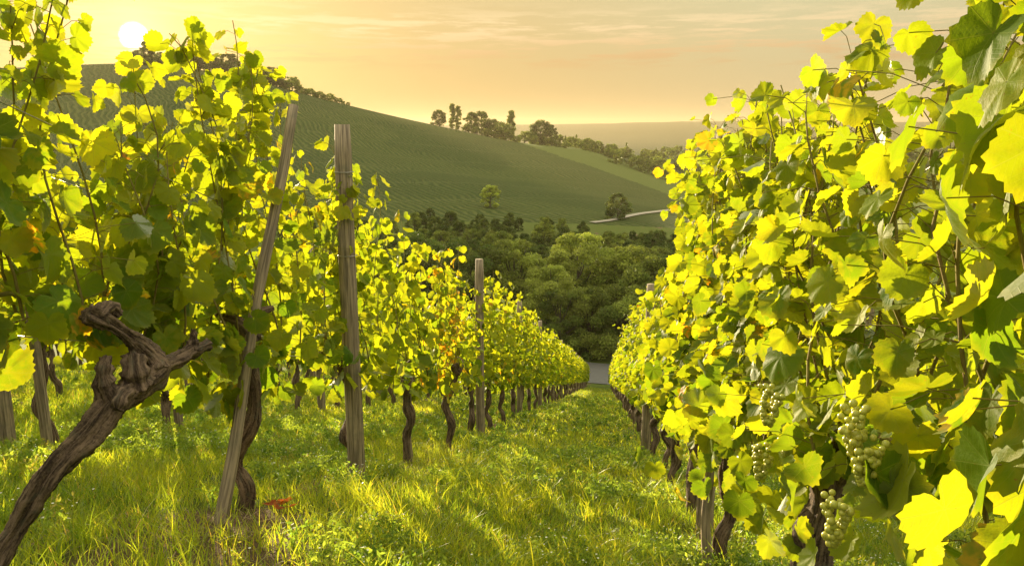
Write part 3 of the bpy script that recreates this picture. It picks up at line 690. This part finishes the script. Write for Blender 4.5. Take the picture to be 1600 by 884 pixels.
for x, ya, yb, nm in ((-1.5, 4.2, 66, 'left row'), (0.54, 4.2, 66, 'right row'), (-3.54, 1, 26, 'second left row'), (2.58, 1, 20, 'second right row')):
    for hgt, w in ((0.70, 'lowest'), (1.28, 'middle'), (1.76, 'top')):
        yy = np.arange(1.0 if hgt < 1.5 and ya > 4 else ya, yb, 1.5); mb = MB()
        add_tube(mb, np.stack([np.full(len(yy), x + 0.05), yy, near_z(np.full(len(yy), x), yy) + hgt - 0.012 * np.sin((yy - 4.2) / 4.5 * pi) ** 2], -1), 0.0019, 4, cap=False)
        tag(obj('trellis_wire', mb.mesh('trellis_wire', WIRE, True)), f'{w} thin trellis wire strung along the {nm}', 'wire', 'trellis wires')

# ------------------------------------------------------------------ grass and herbs
def blades(rng, x, y, h, w, bend, nseg=3):
    n = len(x); z = near_z(x, y) - 0.01
    a = rng.uniform(0, 2 * pi, n); side = np.stack([np.cos(a), np.sin(a), 0 * a], -1)
    b = rng.uniform(0, 2 * pi, n); out = np.stack([np.cos(b), np.sin(b), 0 * b], -1) * bend[:, None]
    base = np.stack([x, y, z], -1); up = np.array([0, 0, 1.0])
    L = []
    for k in range(nseg):
        s = k / nseg; c = base + up * (h * (s - 0.25 * s * s * bend))[:, None] + out * (h * s ** 2)[:, None]
        hw = side * (w * (1 - s ** 2) * 0.5)[:, None]; L += [c - hw, c + hw]
    L.append(base + up * (h * (1 - 0.25 * bend))[:, None] + out * h[:, None])
    V = np.stack(L, 1); m_ = V.shape[1]
    o = (np.arange(n) * m_)[:, None]
    F4 = np.concatenate([o + np.array([[2 * k, 2 * k + 1, 2 * k + 3, 2 * k + 2]]) for k in range(nseg - 1)]); F3 = o + np.array([[2 * nseg - 2, 2 * nseg - 1, 2 * nseg]])
    return V.reshape(-1, 3), F3, F4, m_

def grass_patch(name, n, xr, yr, hr, wr, seed, label, tall=0.0):
    rng = np.random.default_rng(seed)
    y = yr[0] * (yr[1] / yr[0]) ** rng.random(n) if yr[0] > 0 else rng.uniform(*yr, n)
    x = rng.uniform(*xr, n)
    nt = n // 14; tx, ty = rng.uniform(*xr, nt), yr[0] * (yr[1] / yr[0]) ** rng.random(nt); k = rng.integers(0, nt, n); cl = rng.random(n) < 0.6
    x = np.where(cl, tx[k] + rng.normal(0, 0.035 + 0.003 * y, n), x); y = np.where(cl, ty[k] + rng.normal(0, 0.035 + 0.003 * y, n), y)
    keep = (rng.random(n) > 0.88 * soil_mask(x, y)) & (vnoise(x, y, 2.4) + 0.6 * vnoise(x + 9, y, 6.0) + rng.normal(0, 0.5, n) > -0.85)
    x, y = x[keep], y[keep]; n = len(x)
    patch = 0.5 + 0.5 * vnoise(x + 50, y + 20, 0.9); pt2 = 0.5 + 0.5 * vnoise(x + 5, y - 20, 2.6)
    h = rng.uniform(*hr, n) * (0.45 + 0.9 * patch * pt2 + 0.25 * rng.random(n)); w = rng.uniform(*wr, n)
    V, F3, F4, m_ = blades(rng, x, y, h, w, rng.uniform(0.1, 1.0, n))
    hue = np.clip(0.15 + 0.5 * (0.5 + 0.5 * vnoise(x, y + 70, 1.7)) + rng.normal(0, 0.2, n), 0, 1)
    au = np.where(rng.random(n) < 0.10, rng.uniform(0.3, 1, n), 0.0)
    t = np.stack([hue, au, rng.uniform(0.75, 1.2, n)], -1)
    o = obj(name, mesh(name, V, [F3, F4], GRASS, True, {'tint': np.repeat(t, m_, 0)}))
    return tag(o, label, 'grass', kind='stuff')
grass_patch('grass', 280000, (-4.6, 3.6), (1.7, 9.0), (0.04, 0.15), (0.0022, 0.0050), 1, 'sunlit meadow grass growing between and under the vines')
grass_patch('grass', 190000, (-12, 8), (7.5, 66.5), (0.06, 0.16), (0.007, 0.017), 2, 'distant grass of the path running down between the rows')
grass_patch('grass', 100000, (-9, -2.8), (3.2, 14.0), (0.05, 0.17), (0.004, 0.009), 3, 'bright yellow-green grass between the left-hand rows')
grass_patch('grass', 40000, (1.0, 7), (2.5, 14.0), (0.05, 0.17), (0.004, 0.009), 4, 'grass between the right-hand rows under the leaves')

rng = np.random.default_rng(9); TX, TY = [], []
for q in range(75):
    cx_, cy_ = rng.uniform(-1.4, 0.5), 2.1 * (4.0 ** rng.random()); k_ = rng.integers(30, 90); TX.append(rng.normal(cx_, 0.05, k_)); TY.append(rng.normal(cy_, 0.05, k_))
TX, TY = np.concatenate(TX), np.concatenate(TY); ok_ = soil_mask(TX, TY) < 0.4; TX, TY = TX[ok_], TY[ok_]; n = len(TX); V, F3, F4, m_ = blades(rng, TX, TY, rng.uniform(0.10, 0.25, n), rng.uniform(0.003, 0.006, n), rng.uniform(0.2, 1.1, n), 4)
t = np.stack([np.clip(rng.normal(0.6, 0.25, n), 0, 1), np.where(rng.random(n) < 0.08, 0.5, 0), rng.uniform(0.85, 1.2, n)], -1)
tag(obj('grass', mesh('grass', V, [F3, F4], GRASS, True, {'tint': np.repeat(t, m_, 0)})), 'taller tufts of grass standing along the path', 'grass', kind='stuff')

def herb_patch(name, npl, xr, yr, seed, label, size=(0.05, 0.15), cells=None, leaf=0.010, per=46):
    rng = np.random.default_rng(seed); mb = MB()
    x = rng.uniform(*xr, npl * 3); y = yr[0] * (yr[1] / yr[0]) ** rng.random(npl * 3)
    k = (vnoise(x + 77, y + 3, 1.1) + 0.5 * vnoise(x, y + 44, 3.3) + rng.normal(0, 0.2, npl * 3) > 0.10) & (rng.random(npl * 3) > 0.9 * soil_mask(x, y)); x, y = x[k][:npl], y[k][:npl]; n = len(x)
    H = rng.uniform(*size, n)
    cen = np.stack([x, y, near_z(x, y)], -1)
    m_ = per; u = rng.random((n, m_)) ** 0.7; a = rng.uniform(0, 2 * pi, (n, m_)); rad_ = rng.random((n, m_)) * (0.25 + 0.55 * u) * H[:, None] * 0.9
    C = cen[:, None] + np.stack([rad_ * np.cos(a), rad_ * np.sin(a), u * H[:, None]], -1)
    C = C.reshape(-1, 3); N_ = len(C); S = leaf * rng.uniform(0.6, 1.5, N_) * np.repeat(1 + 0.05 * y, m_)
    T = unit(rng.normal(size=(N_, 3)) + [0, 0, 0.6]); N = unit(rng.normal(size=(N_, 3)) + [0, 0, 0.7]); N = unit(N - (N * T).sum(-1, keepdims=True) * T); Xx = np.cross(T, N)
    q = np.stack([C - T * S[:, None], C + Xx * S[:, None] * 0.38, C + T * S[:, None], C - Xx * S[:, None] * 0.38], 1).reshape(-1, 3)
    t = np.repeat(np.stack([np.clip(rng.normal(0.45, 0.25, n), 0, 1), (rng.random(n) < 0.07) * 0.6, rng.uniform(0.8, 1.25, n)], -1), m_ * 4, 0)
    F = (np.arange(N_) * 4)[:, None] + np.arange(4)[None]
    return tag(obj(name, mesh(name, q, [F], HERB, False, {'tint': t})), label, 'herbs', kind='stuff'), cen, H, rng
_, cen, H, rng = herb_patch('low_herbs', 4200, (-4.2, 3.4), (1.7, 8.5), 61, 'fine feathery weeds and clover mixed into the grass', (0.04, 0.12))
herb_patch('low_herbs', 2600, (-9, 7), (5.0, 30), 62, 'leafy weeds farther off between the rows', (0.06, 0.15), leaf=0.013)
# tiny white flower heads on the feathery weeds
k = rng.random(len(cen)) < 0.20; C = cen[k]; n = len(C); mb = MB()
for q in range(3):
    P = C + np.stack([rng.normal(0, 0.03, n), rng.normal(0, 0.03, n), H[k] * rng.uniform(0.9, 1.25, n)], -1); r = rng.uniform(0.0025, 0.005, n)
    a = np.linspace(0, 2 * pi, 6, endpoint=False); ring = np.stack([np.cos(a), np.sin(a), 0.25 * np.sin(3 * a)], -1)
    V = (P[:, None] + ring[None] * r[:, None, None]); V = np.concatenate([V, P[:, None] + [[0, 0, 0.0015]]], 1)
    F = (np.arange(n) * 7)[:, None, None] + np.array([[j, (j + 1) % 6, 6] for j in range(6)])[None]; mb.add(V.reshape(-1, 3), F.reshape(-1, 3))
tag(obj('small_flowers', mb.mesh('small_flowers', PETAL)), 'tiny white flowers dotted over the weeds', 'flowers', kind='stuff')

# straw, twigs and dry bits on the bare earth
rng = np.random.default_rng(8); mb = MB()
for q in range(900):
    cx_, cy_, s_ = ((-1.2, 2.45, 0.35), (-1.5, 5.25, 0.25), (0.4, 3.1, 0.4), (-1.5, 7, 0.5))[rng.integers(4)]
    x, y = rng.normal(cx_, s_), rng.normal(cy_, s_); z = float(near_z(x, y)) + 0.006; a = rng.uniform(0, pi); L = rng.uniform(0.02, 0.10)
    add_tube(mb, np.array([[x, y, z], [x + cos(a) * L / 2, y + sin(a) * L / 2, z + rng.uniform(0, .012)], [x + cos(a + .2) * L, y + sin(a + .2) * L, z]]), rng.uniform(0.0008, 0.0025), 4, cap=False)
tag(obj('dry_litter', mb.mesh('dry_litter', STRAW)), 'dry stalks and straw scattered on the bare soil', 'litter', kind='stuff')

# a few curled rust-coloured leaves that have dropped by the trunk
rng = np.random.default_rng(12)
az_, s_ = bearing(440, 792); r_ = np.arange(1.5, 6, 0.01); r_ = r_[np.argmax(near_z(r_ * sin(az_), r_ * cos(az_)) + 0.04 > s_ * r_)]; LFX, LFY = r_ * sin(az_), r_ * cos(az_)
for q in range(6):
    x, y = LFX + rng.normal(0, 0.05), LFY + rng.normal(0, 0.04); mb = MB()
    rv = rng.normal(size=(1, 3)); put_leaves(mb, np.zeros((1, 3)), rv * [1, 1, 0.2], np.array([[0, 0, 1.0]]) + rng.normal(size=(1, 3)) * 0.6, np.array([rng.uniform(0.05, 0.075)]), np.array([[0.5, 1.0, 0.85]]), 0, rng)
    tag(obj('fallen_leaf', mb.mesh('fallen_leaf', DRYLEAF, True), loc=(x, y, float(near_z(x, y)) + 0.05 + 0.02 * rng.random())), 'rust-orange fallen vine leaf curled in the grass by the crooked trunk', 'leaf', 'fallen orange leaves')

# ------------------------------------------------------------------ the wood in the valley and the trees on the ridge
def crown_mesh(seed, H, Wd, n, leaf, shape='round', name='crown'):
    """clumps of small leaves on an uneven set of boughs"""
    rng = np.random.default_rng(seed)
    if shape == 'poplar': nb = 44
    else: nb = 64
    u = rng.random(nb) ** 0.8
    if shape == 'poplar': rr_ = Wd * 0.34 * np.sin(np.clip(u * 0.9 + 0.1, 0, 1) * pi) ** 0.5; zz = H * (0.03 + 0.92 * u); cs = Wd * 0.42 * rng.uniform(0.6, 1.0, nb)
    elif shape == 'conifer': rr_ = Wd * 0.42 * (1 - u) ; zz = H * (0.12 + 0.84 * u); cs = Wd * (0.10 + 0.22 * (1 - u))
    else: zz = H * (0.03 + 0.84 * u); rr_ = Wd * 0.40 * np.sqrt(np.clip(1 - ((u - 0.38) / 0.66) ** 2, 0.03, 1)); cs = Wd * rng.uniform(0.06, 0.16, nb); rr_ = rr_ * rng.uniform(0.65, 1.18, nb)
    a = rng.uniform(0, 2 * pi, nb); B = np.stack([rr_ * np.cos(a), rr_ * np.sin(a), zz], -1)
    k = rng.choice(nb, n, p=cs ** 2 / (cs ** 2).sum())
    d = unit(rng.normal(size=(n, 3))); d[:, 2] = np.abs(d[:, 2]) * np.where(rng.random(n) < 0.75, 1, -1)
    P = B[k] + d * (cs[k] * rng.random(n) ** 0.5)[:, None] * [1, 1, 0.75]
    N = unit(d * 1.2 + 0.75 * rng.normal(size=(n, 3)) + [0, 0, 0.4]); T = unit(np.cross(N, rng.normal(size=(n, 3)))); X_ = np.cross(T, N); S = leaf * rng.uniform(0.6, 1.4, n)
    q = np.stack([P - T * S[:, None], P + X_ * S[:, None] * .6 , P + T * S[:, None], P - X_ * S[:, None] * .6], 1).reshape(-1, 3)
    ct = np.stack([np.clip(rng.normal(0.5, 0.3, nb), 0, 1), np.zeros(nb), rng.uniform(0.60, 1.35, nb)], -1)
    t = ct[k] + np.stack([rng.normal(0, 0.15, n), 0 * S, rng.normal(0, 0.1, n)], -1)
    F = (np.arange(n) * 4)[:, None] + np.arange(4)[None]
    return q, F, np.repeat(np.clip(t, 0, 2), 4, 0), B
def tree_kind(seed, H, Wd, n, leaf, shape='round', hue=0.45):
    q, F, t, B = crown_mesh(seed, H, Wd, n, leaf, shape); t[:, 0] = np.clip(t[:, 0] - 0.5 + hue, 0, 1); t[:, 2] *= 0.75 + 0.5 * hue
    r = empty('tree', (0, 0, 0)); cr = obj('crown', mesh('crown', q, [F], TLEAF, False, {'tint': t}), r)
    rng = np.random.default_rng(seed); mb = MB(); s = np.linspace(0, 1, 8)
    add_tube(mb, np.stack([0.15 * np.sin(s * 4 + seed), 0.12 * np.sin(s * 3), -0.8 + s * H * 0.8], -1), Wd * 0.028 * (1.3 - 1.1 * s), 7)
    for b in B[::3]: z = min(b[2] * 0.75, H * 0.6); add_tube(mb, spline([[0, 0, z * 0.75], [b[0] * 0.45, b[1] * 0.45, z * 0.95], b], 5), np.linspace(Wd * 0.012, Wd * 0.003, 5), 5, cap=False)
    tr = obj('trunk', mb.mesh('trunk', TBARK, True), r)
    return reg(r, cr, tr)
NEAR_T = [tree_kind(300, 10.5, 9.0, 30000, 0.11, hue=0.2), tree_kind(301, 11.5, 8.0, 30000, 0.10, hue=1.0), tree_kind(302, 9.5, 9.5, 30000, 0.12, hue=0.55), tree_kind(303, 10.0, 7.5, 24000, 0.11, hue=0.8), tree_kind(304, 12.0, 9.5, 30000, 0.11, hue=0.35)]
PALE = [tree_kind(318, 10.0, 8.0, 6000, 0.22, hue=1.6)]
MID_T = [tree_kind(310, 10.5, 9.5, 9000, 0.21, hue=0.05), tree_kind(311, 11.5, 8.5, 9000, 0.20, hue=0.2), tree_kind(312, 9.0, 10.0, 9000, 0.21, hue=0.12), tree_kind(313, 12.0, 8.0, 9000, 0.21, hue=0.65), tree_kind(314, 10.0, 7.0, 9000, 0.20, hue=0.0)]
POP = [tree_kind(320, 15.0, 3.8, 4500, 0.30, 'poplar')]
BUSH = [tree_kind(324, 7.0, 9.0, 2500, 0.32), tree_kind(325, 5.0, 7.0, 2000, 0.28)]
used_t = set(); rt = np.random.default_rng(44)
def put_tree(kinds, x, y, s, label, group, cat='tree', name=None, sz=1.0):
    k = kinds[rt.integers(len(kinds))]
    if 'light' in label and kinds is NEAR_T: k = NEAR_T[(1, 3)[rt.integers(2)]]
    if 'dark' in label and kinds is NEAR_T and 'small' not in label: k = NEAR_T[(0, 4, 2)[rt.integers(3)]]
    o = k if k.name not in used_t else copy_tree(k)
    used_t.add(k.name)
    o.location = (x, y, float(ground_z(x, y)) - 0.2); o.rotation_euler = (0, 0, rt.uniform(0, 6.28)); f = rt.uniform(0.92, 1.1); o.scale = (s * f, s * f, s * sz)
    tag(o, label, cat, group); return o
TG = 'trees of the wood in the valley'
# the front trees just across the lane
for px, r_, s, lab in ((560, 80, 1.0, 'round tree behind the near vines at the left end of the wood'), (655, 84, 1.05, 'dark tree at the wood edge above the orange vine shoots'), (735, 86, 1.0, 'dark round tree behind the second left post'), (805, 88, 1.15, 'lighter green round tree left of the middle, tallest at the wood edge'),
                       (862, 79, 0.80, 'small dark tree between the two lighter front trees'), (905, 92, 1.12, 'light green bushy tree in the middle of the wood edge'), (985, 90, 1.18, 'broad light green tree above the end of the path on the right'),
                       (925, 77, 0.78, 'grey-green willow-like bush right behind the end of the path'), (880, 76, 0.62, 'low dark bush left of the end of the path'), (975, 77, 0.80, 'dark bush right of the end of the path'), (1040, 82, 1.1, 'dark tree behind the right row at the wood edge'), (1120, 84, 1.05, 'tree hidden mostly by the right row of vines')):
    az_ = bearing(px, 200)[0]; put_tree(NEAR_T, r_ * sin(az_), r_ * cos(az_), s, lab, TG)
cnt = 0; pts = []
for att in range(9000):
    px = rt.uniform(430, 1240); r_ = math.sqrt(rt.uniform(92 ** 2, 292 ** 2)); az_ = bearing(px, 200)[0]; x, y = r_ * sin(az_), r_ * cos(az_)
    if r_ > 255 + 25 * vnoise(px / 60.0, 3.3) : continue
    if px > 930 and r_ > 238: continue
    dmin = 5.0 + r_ * 0.008
    if any((x - a) ** 2 + (y - b) ** 2 < dmin * dmin for a, b in pts): continue
    pts.append((x, y))
    if len(pts) >= 280: break
for x, y in pts:
    r_ = math.hypot(x, y)
    put_tree(NEAR_T if r_ < 125 else MID_T, x, y, rt.uniform(0.62, 1.05) * (0.62 if r_ > 225 else 0.85 if r_ > 190 else 1), 'broadleaf tree in the front part of the valley wood' if r_ < 140 else 'rounded tree in the far part of the valley wood', TG)
def ridge(px, py_base, r_, kinds, s, lab, grp=None, **kw):
    s = s * (1.45 if r_ >= 590 else 1.1)
    az_ = bearing(px, 200)[0]; return put_tree(kinds, r_ * sin(az_), r_ * cos(az_), s, lab, grp, **kw)
ridge(766, 0, 300, PALE, 0.85, 'pale round tree standing alone above the wood, on the vineyard slope')
ridge(968, 0, 285, MID_T, 0.85, 'single dark oval tree beside the pale track')
RG_ = 'trees along the ridge'
for px, s_ in ((728, .55), (744, .6), (760, .6), (775, .6), (808, .5), (833, .6), (872, .6), (884, .5)): ridge(px, 0, 600 if px < 815 else 635, BUSH, s_, 'low scrub at the foot of the ridge trees', RG_)
ridge(686, 0, 600, MID_T, 0.95, 'round tree on the ridge, left of the two thin poplars', RG_)
ridge(707, 0, 600, POP, 0.85, 'left one of the two thin poplars on the ridge', RG_); ridge(716, 0, 600, POP, 0.82, 'right one of the two thin poplars on the ridge', RG_)
ridge(737, 0, 605, MID_T, 1.0, 'first tree of the dense clump right of the poplars on the ridge', RG_); ridge(752, 0, 610, MID_T, 1.15, 'highest tree of the dense clump on the ridge', RG_)
ridge(768, 0, 606, MID_T, 1.1, 'broad tree in the middle of the ridge clump', RG_); ridge(782, 0, 604, BUSH, 1.3, 'low bush at the right of the ridge clump', RG_); ridge(799, 0, 606, POP, 1.05, 'dark pointed tree at the right end of the ridge clump', RG_)
ridge(790, 0, 600, BUSH, 1.1, 'low bush under the dark pointed tree on the ridge', RG_)
ridge(845, 0, 640, MID_T, 1.55, 'big domed tree standing right of the ridge clump', RG_); ridge(862, 0, 650, MID_T, 1.25, 'smaller tree touching the domed tree on the ridge', RG_); ridge(820, 0, 640, BUSH, 1.0, 'low bush between the ridge clump and the domed tree', RG_)
for px in np.arange(215, 545, 7.0):
    ridge(px + rt.normal(0, 2), 0, 600 + rt.uniform(-6, 10), BUSH if px > 470 else BUSH + MID_T[:1], rt.uniform(0.45, 0.9) * (1.25 if px < 470 else 0.7) , 'scrubby dark tree on the crest of the hill', 'scrub trees along the hill crest')
# the wooded plain behind the meadow reads as one mass
rng = np.random.default_rng(71); Q, FF, TT_ = [], [], []; base = 0
kinds_ = [crown_mesh(400 + s, 11, 11, 1100, 0.55)[:3] for s in range(4)] + [crown_mesh(408, 14, 5, 800, 0.45, 'conifer')[:3]]
for q in range(480):
    px = rng.uniform(830, 1750); r_ = math.sqrt(rng.uniform(610 ** 2, 950 ** 2)); az_ = bearing(px, 200)[0]; x, y = r_ * sin(az_), r_ * cos(az_)
    V, F, t = kinds_[rng.choice(5, p=[.23, .23, .23, .23, .08])]; a = rng.uniform(0, 6.28); s = rng.uniform(0.7, 1.25)
    Vr = np.stack([V[:, 0] * cos(a) - V[:, 1] * sin(a), V[:, 0] * sin(a) + V[:, 1] * cos(a), V[:, 2]], -1) * s + [x, y, float(ground_z(x, y)) - 1.0]
    Q.append(Vr); FF.append(F + base); TT_.append(t); base += len(V)
tag(obj('far_woodland', mesh('far_woodland', np.concatenate(Q), [np.concatenate(FF)], TLEAF, False, {'tint': np.concatenate(TT_)})), 'hazy belt of woodland beyond the bright meadow', 'woodland', kind='stuff')

# ------------------------------------------------------------------ evening haze in the air
V = np.array([[x, y, z] for x in (-9900, 9900) for y in (-9900, 9900) for z in (-420, 105)], float)
F = [[0, 1, 3, 2], [4, 6, 7, 5], [0, 4, 5, 1], [2, 3, 7, 6], [0, 2, 6, 4], [1, 5, 7, 3]]
m, g = new_mat('evening haze'); pv = g.n('ShaderNodeVolumePrincipled'); pv.inputs['Color'].default_value = (0.50, 0.42, 0.28, 1); pv.inputs['Density'].default_value = 0.00014; pv.inputs['Anisotropy'].default_value = 0.35
o_ = g.n('ShaderNodeOutputMaterial'); g.t.links.new(pv.outputs[0], o_.inputs['Volume'])
tag(obj('haze', mesh('haze', V, [F], m)), kind='stuff')
print('objects', len(sc.objects), 'trees', len(pts))
for o in list(sc.objects):      # a build no tree was needed of
    if o.parent is None and o.type == 'EMPTY' and 'category' not in o.keys():
        for c in list(o.children): bpy.data.objects.remove(c)
        bpy.data.objects.remove(o)
